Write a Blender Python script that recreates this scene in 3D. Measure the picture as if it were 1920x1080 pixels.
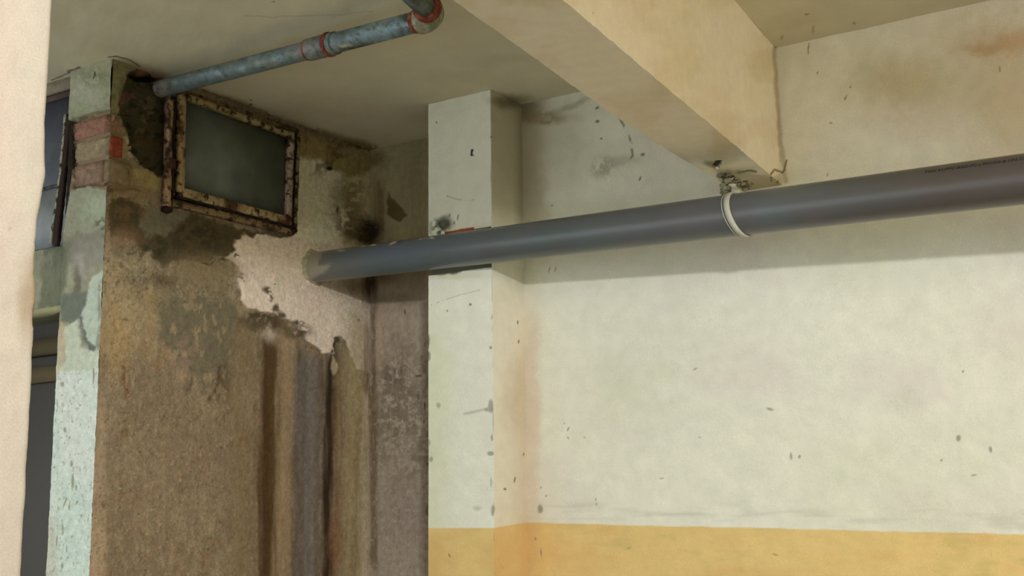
import bpy, math, random
import numpy as np
from mathutils import Matrix, Vector
for o in list(bpy.data.objects): bpy.data.objects.remove(o)
SC = bpy.context.scene
COL = SC.collection
rng = np.random.RandomState(7)

# ------------------------------------------------------------------ camera
FOC = 2400.0
PITCH = math.atan(430 / 2400); YAW = math.radians(33.7); ROLL = 0.0119
CAM = np.array([0.0, 0.0, 1.5])
fw = np.array([-math.sin(YAW)*math.cos(PITCH), math.cos(YAW)*math.cos(PITCH), math.sin(PITCH)])
r0 = np.array([math.cos(YAW), math.sin(YAW), 0.0]); u0 = np.cross(r0, fw)
rt = r0*math.cos(ROLL) - u0*math.sin(ROLL); up = u0*math.cos(ROLL) + r0*math.sin(ROLL)
cd = bpy.data.cameras.new('camera'); cam = bpy.data.objects.new('camera', cd); COL.objects.link(cam)
m = Matrix.Identity(4)
for i in range(3):
    m[i][0] = rt[i]; m[i][1] = up[i]; m[i][2] = -fw[i]; m[i][3] = CAM[i]
cam.matrix_world = m
cd.sensor_width = 36.0; cd.lens = FOC/1920*36.0; cd.clip_start = 0.05
SC.camera = cam

# ------------------------------------------------------------------ exposure, world, lamps
SC.view_settings.view_transform = 'Standard'; SC.view_settings.look = 'None'
SC.view_settings.gamma = 1.0; SC.view_settings.use_curve_mapping = False
SC.view_settings.exposure = 0.28
W = bpy.data.worlds.new('world'); SC.world = W; W.use_nodes = True
W.node_tree.nodes['Background'].inputs[0].default_value = (0.88, 0.97, 1.0, 1)
W.node_tree.nodes['Background'].inputs[1].default_value = 1.3

def area(name, loc, target, sx, sy, power, col, spread=180):
    l = bpy.data.lights.new(name, 'AREA'); l.shape = 'RECTANGLE'; l.size = sx; l.size_y = sy
    l.energy = power; l.color = col; l.spread = math.radians(spread)
    o = bpy.data.objects.new(name, l); COL.objects.link(o); o.location = loc
    d = Vector(target) - Vector(loc); o.rotation_euler = d.to_track_quat('-Z', 'Y').to_euler()
    return o
area('neutral_lamp', (0.60, -0.32, 2.50), (-4.0, 1.3, 2.2), 0.30, 0.10, 66, (0.95, 0.98, 1.04))
area('warm_lamp', (2.4, 1.5, 2.34), (-1.6, 2.6, 2.3), 1.2, 0.4, 30, (1.0, 0.88, 0.76))

# ------------------------------------------------------------------ helpers
def ray(x, y): return fw + (x-960)/FOC*rt - (y-540)/FOC*up
def at(x, y, ax, val):
    """the point of the wall plane (axis = val) that the photograph shows at pixel x, y"""
    d = ray(x, y); t = (val - CAM[ax])/d[ax]; return CAM + d*t
def proj(P):
    d = P - CAM; z = d @ fw
    z = np.where(np.abs(z) < 1e-6, 1e-6, z)
    return 960 + FOC*(d @ rt)/z, 540 - FOC*(d @ up)/z

def lin(r, g, b):
    c = np.array([r, g, b], float)/255
    return np.where(c <= 0.04045, c/12.92, ((c+0.055)/1.055)**2.4)

TAB = rng.rand(256, 256)
def vn(u, v, seed=0):
    u = u + seed*17.3; v = v + seed*9.7
    iu = np.floor(u).astype(int); iv = np.floor(v).astype(int); fu = u-iu; fv = v-iv
    fu = fu*fu*(3-2*fu); fv = fv*fv*(3-2*fv)
    a = TAB[iu % 256, iv % 256]; b = TAB[(iu+1) % 256, iv % 256]
    c = TAB[iu % 256, (iv+1) % 256]; d = TAB[(iu+1) % 256, (iv+1) % 256]
    return (a*(1-fu)+b*fu)*(1-fv) + (c*(1-fu)+d*fu)*fv
def fbm(u, v, seed=0, octv=4):
    s = 0; a = 0.5; n = 0
    for k in range(octv):
        s = s + a*vn(u*2**k, v*2**k, seed+k*3); n += a; a *= 0.55
    return s/n
def sst(x, a, b):
    t = np.clip((x-a)/(b-a), 0, 1); return t*t*(3-2*t)

class Paint:
    """wear, stains and paint laid out on a wall; coordinates are where they sit on that wall"""
    def __init__(s, P, base, k):
        s.x, s.y = proj(P); s.k = k; s.P = P
        s.c = np.repeat((lin(*base)/k)[None, :], len(P), 0); s.h = np.zeros(len(P))
        s.n1 = fbm(s.x/26, s.y/26, 1)-.5; s.n2 = fbm(s.x/26, s.y/26, 2)-.5
        s.m1 = fbm(s.x/7, s.y/7, 3, 3)-.5; s.m2 = fbm(s.x/7, s.y/7, 4, 3)-.5
    def put(s, mask, col, h=0.0):
        c = lin(*col)/s.k
        s.c = s.c*(1-mask[:, None]) + c*mask[:, None]
        if h: s.h = s.h + mask*h
    def warp(s, amt):
        return s.x + s.n1*amt*2.2 + s.m1*amt*.8, s.y + s.n2*amt*2.2 + s.m2*amt*.8
    def poly(s, pts, col, soft=2.0, warp=6.0, op=1.0, h=0.0, brk=0.0):
        x, y = s.warp(warp); pts = np.array(pts, float)
        x0, y0 = pts.min(0)-60; x1, y1 = pts.max(0)+60
        idx = np.where((x > x0) & (x < x1) & (y > y0) & (y < y1))[0]
        mask = np.zeros(len(x))
        if len(idx):
            px = x[idx]; py = y[idx]; d = np.full(len(idx), 1e9); ins = np.zeros(len(idx), bool)
            for i in range(len(pts)):
                ax, ay = pts[i]; bx, by = pts[(i+1) % len(pts)]
                ex, ey = bx-ax, by-ay; t = np.clip(((px-ax)*ex+(py-ay)*ey)/(ex*ex+ey*ey+1e-9), 0, 1)
                d = np.minimum(d, (px-ax-t*ex)**2+(py-ay-t*ey)**2)
                if ay != by:
                    cr = ((ay > py) != (by > py)) & (px < (bx-ax)*(py-ay)/(by-ay)+ax); ins ^= cr
            sd = np.sqrt(d)*np.where(ins, 1, -1)
            mm = sst(sd, -soft, soft)*op
            if brk: mm = mm*sst(fbm(px/14, py/14, 9)+0*px, .5-brk-.12, .5-brk+.12)
            mask[idx] = mm
        s.put(mask, col, h); return mask
    def blob(s, cx, cy, rx, ry, col, op=1.0, soft=.6, warp=5.0, h=0.0, ang=0.0, brk=0.0):
        x, y = s.warp(warp); a = math.radians(ang)
        dx, dy = x-cx, y-cy; u = (dx*math.cos(a)+dy*math.sin(a))/rx; v = (-dx*math.sin(a)+dy*math.cos(a))/ry
        mm = (1-sst(np.sqrt(u*u+v*v), 1-soft, 1+soft))*op
        if brk: mm = mm*sst(fbm(s.x/9, s.y/9, 12), .5-brk-.08, .5-brk+.08)
        s.put(mm, col, h); return mm
    def line(s, pts, w, col, op=1.0, soft=.6, warp=2.0, h=0.0, brk=0.0):
        x, y = s.warp(warp); d = np.full(len(x), 1e9)
        for (ax, ay), (bx, by) in zip(pts[:-1], pts[1:]):
            ex, ey = bx-ax, by-ay; t = np.clip(((x-ax)*ex+(y-ay)*ey)/(ex*ex+ey*ey), 0, 1)
            d = np.minimum(d, (x-ax-t*ex)**2+(y-ay-t*ey)**2)
        mm = (1-sst(np.sqrt(d), w*(1-soft), w*(1+soft)))*op
        if brk: mm = mm*sst(fbm(s.x/9, s.y/9, 15), .5-brk-.1, .5-brk+.1)
        s.put(mm, col, h); return mm
    def streak(s, cx, w, y0, y1, col, op=1.0, fade=30, wob=5, dx=0.0, seed=0):
        yy = np.clip((s.y-y0)/max(1, y1-y0), 0, 1)
        x = s.x + (vn(s.y/60, s.y*0+seed, 5)-.5)*2*wob + (fbm(s.x/5, s.y/90, 21+seed, 3)-.5)*w*1.2
        d = np.abs(x-(cx+dx*yy))/w
        top = y0 + (fbm(s.x/9, s.y*0+seed, 31, 3)-.5)*40
        mm = (1-sst(d, .0, 1.5))*sst(s.y, top-3, top+fade)*(1-sst(s.y, y1-60, y1))*op
        s.put(mm, col); return mm
    def mottle(s, su, sv, amt, seed=0, mask=None):
        n = fbm(s.x/su, s.y/sv, 40+seed, 4)-.5
        f = 1+n*2*amt
        if mask is not None: f = 1+(f-1)*mask
        s.c = s.c*f[:, None]
    def tint(s, su, sv, col, lo, hi, op, seed=0, mask=None):
        n = sst(fbm(s.x/su, s.y/sv, 60+seed, 4), lo, hi)*op
        if mask is not None: n = n*mask
        s.put(n, col)

class Acc:
    def __init__(s): s.v = []; s.f = []; s.c = []; s.n = 0; s.fi = []
    def add(s, v, f, c):
        v = np.asarray(v, float); f = np.asarray(f, int)
        s.v.append(v); s.f.append(f+s.n); s.n += len(v)
        c = np.asarray(c, float)
        if c.ndim == 1: c = np.repeat(c[None], len(v), 0)
        s.c.append(c)
    def box(s, lo, hi, c):
        x0, y0, z0 = lo; x1, y1, z1 = hi
        v = [(x0,y0,z0),(x1,y0,z0),(x1,y1,z0),(x0,y1,z0),(x0,y0,z1),(x1,y0,z1),(x1,y1,z1),(x0,y1,z1)]
        s.add(v, [(0,3,2,1),(4,5,6,7),(0,1,5,4),(1,2,6,5),(2,3,7,6),(3,0,4,7)], c)
    def hexa(s, v, c):
        s.add(v, [(0,3,2,1),(4,5,6,7),(0,1,5,4),(1,2,6,5),(2,3,7,6),(3,0,4,7)], c)
    def grid(s, O, U, V, nu, nv, fn):
        """relief patch O + a*U + b*V, normal U x V; fn(points) -> colour, relief height"""
        O, U, V = (np.array(q, float) for q in (O, U, V))
        a, b = np.meshgrid(np.linspace(0, 1, nu+1), np.linspace(0, 1, nv+1), indexing='ij')
        P = O + a.reshape(-1, 1)*U + b.reshape(-1, 1)*V
        N = np.cross(U, V); N = N/np.linalg.norm(N)
        c, h = fn(P)
        P = P + N*np.asarray(h).reshape(-1, 1)
        i, j = np.meshgrid(np.arange(nu), np.arange(nv), indexing='ij')
        k = (i*(nv+1)+j).reshape(-1)
        s.add(P, np.stack([k, k+nv+1, k+nv+2, k+1], 1), np.clip(c, .004, .9))
    def build(s, name, mat, parent=None, smooth=False):
        v = np.concatenate(s.v); f = np.concatenate(s.f); c = np.concatenate(s.c)
        me = bpy.data.meshes.new(name)
        me.vertices.add(len(v)); me.vertices.foreach_set('co', v.astype(np.float32).ravel())
        me.loops.add(f.size); me.loops.foreach_set('vertex_index', f.astype(np.int32).ravel())
        me.polygons.add(len(f)); me.polygons.foreach_set('loop_start', (np.arange(len(f))*f.shape[1]).astype(np.int32))
        at_ = me.color_attributes.new('paint', 'FLOAT_COLOR', 'POINT')
        at_.data.foreach_set('color', np.concatenate([c, np.ones((len(c), 1))], 1).astype(np.float32).ravel())
        me.update(calc_edges=True); me.validate()
        if smooth:
            me.polygons.foreach_set('use_smooth', np.ones(len(me.polygons), bool))
        me.materials.append(mat)
        o = bpy.data.objects.new(name, me); COL.objects.link(o)
        if parent: o.parent = parent
        return o
def struct(o): o['kind'] = 'structure'; return o
def thing(name, loc, label, cat, group=None):
    o = bpy.data.objects.new(name, None); COL.objects.link(o); o.location = loc; o.empty_display_size = .05
    o['label'] = label; o['category'] = cat
    if group: o['group'] = group
    return o
def adopt(child, parent):
    child.parent = parent
    child.matrix_parent_inverse = Matrix.Translation(-Vector(parent.location))
    return child

def sweep(pts, rad, seg=40, cap=True, sx=1.0):
    """tube along pts; returns verts, quads"""
    pts = np.array(pts, float); n = len(pts); rad = np.broadcast_to(rad, (n,))
    T = np.gradient(pts, axis=0); T /= np.linalg.norm(T, axis=1)[:, None]
    ref = np.array([0, 0, 1.0]); A = np.cross(T[0], ref)
    if np.linalg.norm(A) < .1: A = np.cross(T[0], [1, 0, 0])
    A /= np.linalg.norm(A); V = []
    th = np.linspace(0, 2*np.pi, seg, endpoint=False)
    for i in range(n):
        A = A - T[i]*(A @ T[i]); A /= np.linalg.norm(A); B = np.cross(T[i], A)
        V.append(pts[i] + rad[i]*(np.outer(np.cos(th), A)+np.outer(np.sin(th), B)))
    V = np.concatenate(V); F = []
    for i in range(n-1):
        for j in range(seg):
            F.append((i*seg+j, i*seg+(j+1) % seg, (i+1)*seg+(j+1) % seg, (i+1)*seg+j))
    if cap:
        c0 = len(V); V = np.concatenate([V, pts[:1], pts[-1:]])
        for j in range(0, seg, 2):
            F.append((c0, (j+2) % seg, j+1, j)); b = (n-1)*seg
            F.append((c0+1, b+j, b+j+1, b+(j+2) % seg))
    return V, np.array(F)

# ------------------------------------------------------------------ materials
def mat(name, rough=.85, bump=.25, bscale=60, var=.12, vscale=25, spec=.3, metal=0.0, color=None, fine=0.10, rustc=None):
    M = bpy.data.materials.new(name); M.use_nodes = True; nt = M.node_tree; N = nt.nodes; Lk = nt.links
    b = N['Principled BSDF']; b.inputs['Roughness'].default_value = rough
    b.inputs['Specular IOR Level'].default_value = spec; b.inputs['Metallic'].default_value = metal
    geo = N.new('ShaderNodeNewGeometry')
    n1 = N.new('ShaderNodeTexNoise'); n1.inputs['Scale'].default_value = vscale; n1.inputs['Detail'].default_value = 8
    n2 = N.new('ShaderNodeTexNoise'); n2.inputs['Scale'].default_value = 420; n2.inputs['Detail'].default_value = 3
    n3 = N.new('ShaderNodeTexNoise'); n3.inputs['Scale'].default_value = bscale; n3.inputs['Detail'].default_value = 9
    for q in (n1, n2, n3): Lk.new(geo.outputs['Position'], q.inputs['Vector'])
    r1 = N.new('ShaderNodeMapRange'); r1.inputs[1].default_value = .25; r1.inputs[2].default_value = .75
    r1.inputs[3].default_value = 1-var; r1.inputs[4].default_value = 1+var
    r2 = N.new('ShaderNodeMapRange'); r2.inputs[1].default_value = .25; r2.inputs[2].default_value = .75
    r2.inputs[3].default_value = 1-fine; r2.inputs[4].default_value = 1+fine
    Lk.new(n1.outputs['Fac'], r1.inputs[0]); Lk.new(n2.outputs['Fac'], r2.inputs[0])
    mu = N.new('ShaderNodeMath'); mu.operation = 'MULTIPLY'
    Lk.new(r1.outputs[0], mu.inputs[0]); Lk.new(r2.outputs[0], mu.inputs[1])
    vm = N.new('ShaderNodeVectorMath'); vm.operation = 'SCALE'; Lk.new(mu.outputs[0], vm.inputs['Scale'])
    if color is None:
        a = N.new('ShaderNodeAttribute'); a.attribute_name = 'paint'; Lk.new(a.outputs['Color'], vm.inputs[0])
    else: vm.inputs[0].default_value = color
    src = vm.outputs[0]
    if rustc:
        n4 = N.new('ShaderNodeTexNoise'); n4.inputs['Scale'].default_value = 38; n4.inputs['Detail'].default_value = 10; n4.inputs['Roughness'].default_value = .65
        Lk.new(geo.outputs['Position'], n4.inputs['Vector'])
        r4 = N.new('ShaderNodeMapRange'); r4.inputs[1].default_value = .50; r4.inputs[2].default_value = .60; Lk.new(n4.outputs['Fac'], r4.inputs[0])
        mx = N.new('ShaderNodeMix'); mx.data_type = 'RGBA'; mx.inputs[7].default_value = rustc + (1,)
        Lk.new(r4.outputs[0], mx.inputs[0]); Lk.new(src, mx.inputs[6]); src = mx.outputs[2]
    Lk.new(src, b.inputs['Base Color'])
    bp = N.new('ShaderNodeBump'); bp.inputs['Strength'].default_value = bump; bp.inputs['Distance'].default_value = .01
    Lk.new(n3.outputs['Fac'], bp.inputs['Height']); Lk.new(bp.outputs[0], b.inputs['Normal'])
    return M
M_plaster = mat('painted_plaster', bump=.05, bscale=70, var=.05)
M_damp = mat('damp_plaster', bump=.28, bscale=110, var=.16, vscale=45, fine=.16)
M_ceil = mat('ceiling_paint', bump=.05, bscale=40, var=.05, vscale=8)
M_brick = mat('brick_clay', bump=.8, bscale=160, var=.28, vscale=60)
M_pvc = mat('grey_pvc', rough=.30, bump=.02, bscale=20, var=.06, vscale=9, spec=.5, fine=.04)
M_galv = mat('galvanised_steel', rough=.5, bump=.25, bscale=140, var=.25, vscale=50, spec=.4, metal=.25, fine=.2)
M_rust = mat('red_lead_seal', rough=.7, bump=.6, bscale=200, var=.35, vscale=90)
M_frame = mat('rusting_painted_steel', rough=.75, bump=.6, bscale=220, var=.25, vscale=120, rustc=(.050, .026, .012))
M_strap = mat('cream_strap', rough=.6, bump=.2, bscale=150, var=.08, color=(.52, .51, .40))
M_clod = mat('mortar', rough=.95, bump=.9, bscale=180, var=.25, vscale=90)
M_ink = mat('black_ink', rough=.6, bump=0, color=(.012, .010, .009))
M_floor = mat('floor_concrete', rough=.8, bump=.3, color=(.30, .28, .25))
def pane_mat(name, col, rough=.25):
    M = mat(name, rough=rough, bump=.15, bscale=30, var=.25, vscale=14, spec=.5, color=col, fine=.12); return M
M_pane = pane_mat('dusty_wired_glass', (.145, .165, .135), .35)
M_pane2 = pane_mat('dusty_blue_glass', (.14, .15, .19), .3)

# ------------------------------------------------------------------ the setting
H = 2.8; YB = 3.29; YB2 = 3.40; XL = -2.87; YE = 2.265; XE = -3.052; YP = 3.1126
XP0, XP1 = -2.388, -2.148
KW = .80      # white walls

def specks(p, lst, col):
    for (x, y, rx, ry, a) in lst: p.blob(x, y, rx, ry, col, .75, .35, 1.5, ang=a)

def f_back(P):
    p = Paint(P, (206, 203, 184), KW)
    p.mottle(260, 200, .05, 1); p.mottle(60, 60, .03, 2)
    p.tint(170, 120, (200, 190, 178), .5, .75, .5, 3)
    p.tint(220, 160, (192, 192, 160), .5, .8, .35, 5)
    # yellow dado with a hand-cut upper edge
    ye = 980 + (p.x-985)*.0235 + (fbm(p.x/50, p.x*0, 3)-.5)*3
    p.put(sst(p.y, ye-1, ye+1), (203, 174, 112))
    p.tint(150, 50, (196, 158, 98), .45, .75, .5, 6, sst(p.y, ye-1, ye+1))
    p.tint(90, 30, (176, 158, 96), .55, .8, .5, 7, sst(p.y, ye-1, ye+1))
    # tan damp running down the corner by the pilaster
    g = (1-sst(np.abs(p.x-990+(p.n1*18)), 10, 32))*sst(p.y, 520, 650)*.55
    p.put(g*(1-sst(p.y, ye-2, ye)), (192, 170, 142)); p.put(g*sst(p.y, ye-2, ye)*.7, (190, 156, 104))
    p.put((1-sst(np.abs(p.x-996+p.n1*20), 8, 45))*(1-sst(p.y, 300, 520))*.75, (136, 118, 84))
    p.blob(1045, 255, 60, 80, (172, 166, 142), .7, .9, 14)
    p.blob(975, 205, 40, 18, (92, 80, 48), .6, .7); p.blob(1005, 222, 60, 10, (125, 100, 66), .5, .7)
    p.blob(1030, 220, 24, 14, (104, 98, 66), .45, .6, brk=.03); p.blob(1070, 198, 40, 6, (124, 118, 92), .5, .8, ang=-22)
    p.blob(1135, 315, 24, 18, (110, 110, 70), .5, .7, 8, brk=.05)
    for q in [(1121, 228, 4, 3, 0), (1128, 260, 2.5, 2, 0), (1205, 290, 4, 3, 0), (1035, 385, 2, 1.5, 0), (1120, 203, 4, 2, -30), (1200, 335, 2, 5, 20)]:
        specks(p, [q], (70, 66, 44))
    p.line([(1158, 215), (1172, 235), (1181, 262), (1186, 290), (1180, 303)], 2.2, (84, 84, 50), .8, .5, 3, -.001, brk=.1)
    
    p.blob(1165, 300, 30, 10, (150, 148, 128), .5, .7)
    # right bay: rust bleed and scrapes
    p.blob(1845, 92, 42, 13, (158, 112, 62), .6, .9, 12); p.blob(1905, 78, 40, 16, (170, 112, 74), .45, .9, 12)
    p.blob(1870, 70, 120, 40, (176, 150, 112), .4, .9, 18); p.blob(1900, 190, 70, 120, (172, 138, 84), .4, .9, 20)
    p.blob(1690, 150, 90, 45, (170, 155, 104), .5, .9, 18); p.blob(1800, 180, 140, 70, (170, 152, 112), .4, .9, 18)
    specks(p, [(1595, 163, 2, 2, 0), (1586, 184, 1.2, 6, 22), (1533, 137, 1.5, 2.5, 10), (1558, 231, 3, 1.2, 10), (1516, 92, 1.2, 12, 3),
               (1526, 60, 1.2, 10, 4), (1551, 328, 1.2, 4, 20), (1875, 130, 1.2, 5, -10)], (84, 66, 36))
    # scuffs and chips on the lit wall
    specks(p, [(1443, 767, 7, 2, 18), (1483, 855, 2.2, 7, 0), (1499, 856, 2.2, 3, 0), (1797, 821, 4, 6, 8), (1858, 842, 3, 6, -12),
               (1806, 696, 2, 2, 0), (1066, 804, 1.6, 4, 20), (1058, 793, 2.4, 1, 0), (1096, 820, 2, 1, 30), (1065, 820, 1.4, 3, -30),
               (1117, 936, 1.5, 3, 0), (1118, 945, 1.5, 3, 0), (1024, 929, 1.8, 1.8, 0), (1014, 914, 2, 2, 0), (1311, 820, 2, 1, 0),
               (1825, 891, 6, 1.4, -6), (1765, 862, 2, 2, 0), (1240, 897, 4, 1.4, 0), (1303, 692, 4, 1.2, -20), (1179, 1028, 4, 1.2, -18),
               (1454, 1040, 6, 1.4, 20), (1015, 1036, 1.2, 8, 0), (1004, 1010, 2, 3, 0), (1030, 505, 1.2, 6, 15), (1042, 505, 1.2, 5, 15)], (118, 112, 96))
    p.blob(1012, 955, 5, 8, (134, 130, 110), .9, .35, 2, -.002)
    p.tint(130, 18, (176, 174, 156), .5, .8, .6, 8, sst(p.y, 935, 950)*(1-sst(p.y, ye-12, ye-4)))
    p.blob(1700, 752, 30, 22, (190, 186, 168), .5, .8)
    p.line([(1452, 90), (1455, 160), (1461, 230), (1468, 300), (1472, 340)], 4, (150, 132, 94), .55, .8, 3)
    p.line([(1474, 300), (1470, 318), (1466, 326), (1452, 318)], 1.6, (98, 78, 46), .9, .5, 1.5)
    # ragged mortar seam near the ceiling
    p.h += (fbm(p.x/45, p.y/45, 5)-.5)*.006
    return p.c, p.h
a = Acc()
px = 0.00185
XR = 0.9
nu = int((XR-XP1+.03)/.0029); a.grid((XP1-.03, YB, 1.25), (XR-XP1+.03, 0, 0), (0, 0, H-1.25), nu, int((H-1.25)/.0029), f_back)
a.box((XP1-.03, YB+.006, 0), (3.2, YB+.22, H), lin(200, 196, 172)/KW)
a.box((XP1+.01, YB-.0, 0), (3.2, YB+.05, 1.25), lin(203, 174, 112)/KW)
a.box((XR, YB-.0, 1.25), (3.2, YB+.05, H), lin(203, 198, 170)/KW)
struct(a.build('wall_back', M_plaster, smooth=True))

# the soiled strip of wall between the corner and the pilaster
def f_nook(P):
    p = Paint(P, (142, 128, 112), .62)
    p.mottle(40, 50, .16, 1); p.mottle(9, 14, .12, 2)
    up_ = 1-sst(p.y, 450, 560)
    p.put(up_, (128, 118, 88)); p.mottle(30, 60, .14, 3, up_)
    p.blob(750, 640, 50, 60, (140, 126, 110), .8, .8)
    p.blob(745, 740, 60, 90, (102, 90, 74), .8, .8, 18, brk=.12)
    p.blob(735, 700, 40, 16, (92, 78, 66), .7, .7, 12, brk=.1)
    p.blob(760, 850, 55, 60, (96, 84, 64), .6, .8, 16, brk=.06)
    for q in [(762, 838, 14, 20, 25), (740, 872, 24, 12, -25), (722, 905, 14, 9, -30), (711, 940, 8, 28, 0), (717, 978, 8, 12, -20), (742, 1045, 14, 20, -20),
              (730, 815, 14, 7, -20), (757, 845, 7, 16, 0), (775, 700, 14, 20, 20), (720, 760, 8, 6, 0), (793, 600, 8, 30, 0)]:
        p.blob(q[0], q[1], q[2], q[3], (150, 140, 122), .5, .7, 9, .001, ang=q[4], brk=.02)
    p.blob(770, 960, 60, 90, (122, 108, 98), .5, .8, 14)
    p.streak(700, 9, 560, 1100, (88, 70, 46), .8, wob=2, seed=1); p.streak(712, 7, 560, 760, (150, 132, 108), .6, wob=2, seed=2)
    p.line([(801, 640), (790, 680), (800, 720)], 3, (96, 84, 64), .5, .7, 6, brk=.1)
    specks(p, [(784, 745, 2, 5, 0), (797, 760, 2, 7, 0), (795, 790, 2, 4, 0), (800, 955, 1.5, 9, 0), (785, 705, 6, 2, 0), (760, 585, 2, 5, 0), (800, 870, 2, 3, 0)], (60, 46, 26))
    p.tint(5, 6, (84, 70, 52), .60, .74, .3, 71, sst(p.y, 560, 640)); p.tint(5, 7, (156, 146, 128), .62, .74, .4, 72, sst(p.y, 560, 640)); p.tint(4, 40, (150, 136, 116), .6, .75, .3, 73)
    # mould above the pipe; darker patches behind and below it
    p.poly([(728, 362), (736, 372), (750, 384), (762, 406), (750, 416), (735, 410), (724, 398)], (72, 62, 28), 3, 4, .95)
    p.blob(775, 330, 26, 90, (98, 88, 60), .5, .8, 14); p.blob(728, 300, 30, 50, (126, 118, 88), .6, .8)
    p.blob(700, 300, 26, 14, (88, 72, 36), .7, .7, 10); p.streak(712, 12, 330, 470, (84, 64, 32), .7, seed=4)
    p.blob(694, 436, 22, 26, (30, 18, 8), .98, .5, 8, brk=.3); p.blob(712, 500, 34, 40, (66, 52, 28), .8, .7, 8)
    p.streak(698, 16, 500, 590, (44, 28, 14), .95, seed=5); p.blob(770, 520, 40, 40, (96, 84, 60), .6, .8)
    p.blob(735, 560, 40, 10, (80, 64, 40), .5, .8)
    p.h += (fbm(p.x/30, p.y/30, 5)-.5)*.006
    return p.c, p.h
a = Acc()
a.grid((XL-.03, YB2, 1.25), (.56, 0, 0), (0, 0, H-1.25), 260, 700, f_nook)
a.box((XL-.15, YB2+.006, 0), (XP1-.02, YB2+.15, H), lin(120, 108, 90)/.6)
a.box((XL-.15, YB2-.0, 0), (XP1-.02, YB2+.05, 1.25), lin(120, 108, 90)/.6)
struct(a.build('wall_nook', M_damp, smooth=True))

# pilaster: two lengths with a ragged gap that lets the drain pipe through
def f_pil(P):
    p = Paint(P, (212, 211, 192), KW)
    p.mottle(120, 160, .05, 1); p.mottle(25, 25, .03, 2)
    p.put((1-sst(p.x, 812, 860))*sst(p.y, 520, 700)*.45, (196, 198, 158))
    side = (P[:, 1] > YP+.004)  # side face: tone of the light on it goes into its colour
    sd = side.astype(float)
    ye = 990 + 0*p.x - sd*(p.x-922)*.16
    dado = sst(p.y, ye-1, ye+1)
    p.put(dado, (205, 176, 114)); p.tint(60, 40, (196, 160, 100), .4, .7, .6, 5, dado)
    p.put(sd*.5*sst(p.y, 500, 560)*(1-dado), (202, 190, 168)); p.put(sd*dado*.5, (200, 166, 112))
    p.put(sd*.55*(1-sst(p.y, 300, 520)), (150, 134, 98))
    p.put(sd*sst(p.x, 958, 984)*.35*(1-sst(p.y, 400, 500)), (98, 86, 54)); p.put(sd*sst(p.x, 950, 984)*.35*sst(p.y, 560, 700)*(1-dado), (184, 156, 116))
    p.blob(955, 190, 30, 12, (96, 88, 60), .7, .7, 8)
    p.blob(965, 750, 20, 60, (176, 150, 116), .4, .8, 10)
    p.poly([(883, 280), (888, 280), (886, 288), (889, 292), (882, 293)], (30, 26, 14), 1, .6)
    specks(p, [(883, 571, 2.6, 2.2, 0), (839, 583, 1.6, 1.6, 0), (818, 230, 1, 3, 0), (920, 257, 1.6, 1.6, 0), (843, 1041, 1.2, 4, -20), (838, 367, 1, 1, 0),
               (970, 605, 1.4, 4, 0), (972, 640, 1.4, 4, 0), (947, 917, 3, 2, 0), (965, 900, 1.5, 6, 10), (982, 852, 1.4, 3, 0), (1013, 825, 1.4, 2, 0)], (72, 62, 42))
    p.line([(808, 572), (850, 556), (880, 548), (900, 545)], .9, (170, 166, 142), .7, .5, 1.5, brk=.15)
    p.line([(838, 368), (870, 376), (890, 374)], 1.2, (150, 148, 124), .6, .5, 2, brk=.1)
    p.blob(822, 760, 3.5, 5, (140, 142, 110), .7, .5, 2); p.blob(895, 952, 8, 5, (170, 172, 148), .7, .6, 4)
    p.line([(870, 776), (895, 771), (918, 766)], 2.6, (170, 166, 146), .7, .8, 2)
    # knocked edge: exposed grey render
    for (x, y, rx, ry) in [(920, 762, 6, 12), (915, 768, 8, 4), (919, 851, 7, 4), (922, 820, 2.5, 7), (924, 958, 4, 9), (921, 905, 1.5, 8), (807, 861, 4, 5),
                           (919, 652, 3, 3), (804, 668, 3, 9), (804, 640, 1.5, 12), (921, 595, 1.5, 5), (804, 830, 1.5, 7)]:
        p.blob(x, y, rx, ry, (156, 152, 136), .95, .3, 2, -.0018)
    # mould and mortar about the gap
    p.blob(822, 428, 16, 14, (48, 50, 26), .95, .7, 7, brk=.02); p.blob(832, 418, 14, 12, (58, 58, 34), .9, .6, 6, brk=.0)
    specks(p, [(843, 404, 1.4, 4, 10), (859, 408, 1.2, 6, 10), (851, 418, 1, 3, 0)], (60, 54, 36))
    p.poly([(800, 446), (832, 440), (840, 430), (922, 425), (922, 435), (840, 442), (800, 452)], (200, 196, 160), 2, 3, .7)
    p.blob(850, 517, 60, 6, (196, 190, 160), .6, .6, 3)
    p.poly([(803, 505), (860, 503), (866, 508), (850, 514), (815, 516)], (60, 62, 48), 2, 3, .9); p.poly([(880, 500), (922, 497), (922, 502), (890, 506)], (62, 60, 44), 2, 3, .8)  # dark of the gap under the pipe, painted on
    p.h += (fbm(p.x/30, p.y/30, 5)-.5)*.003
    return p.c, p.h
zlo = at(860, 509, 1, YP)[2]; zhi = at(820, 441, 1, YP)[2]
a = Acc()
for (z0, z1) in ((1.25, zlo), (zhi, H)):
    nz = int((z1-z0)/.0026)
    a.grid((XP0, YP, z0), (XP1-XP0, 0, 0), (0, 0, z1-z0), 92, nz, f_pil)
    a.box((XP0+.001, YP+.0045, z0+.003), (XP1-.0065, YB2+.02, z1-.003), lin(150, 146, 130)/KW)
a.box((XP0, YP, 0), (XP1, YB2+.02, 1.25), lin(203, 174, 112)/KW)
a.box((XP0+.004, YP+.014, zlo-.02), (XP1-.006, YB2+.02, zhi+.02), lin(120, 116, 96)/KW)
a.grid((XP1, YP, 1.25), (0, YB+.02-YP, 0), (0, 0, H-1.25), 76, 600, f_pil)
pil = struct(a.build('wall_pilaster', M_plaster, smooth=False))

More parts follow.
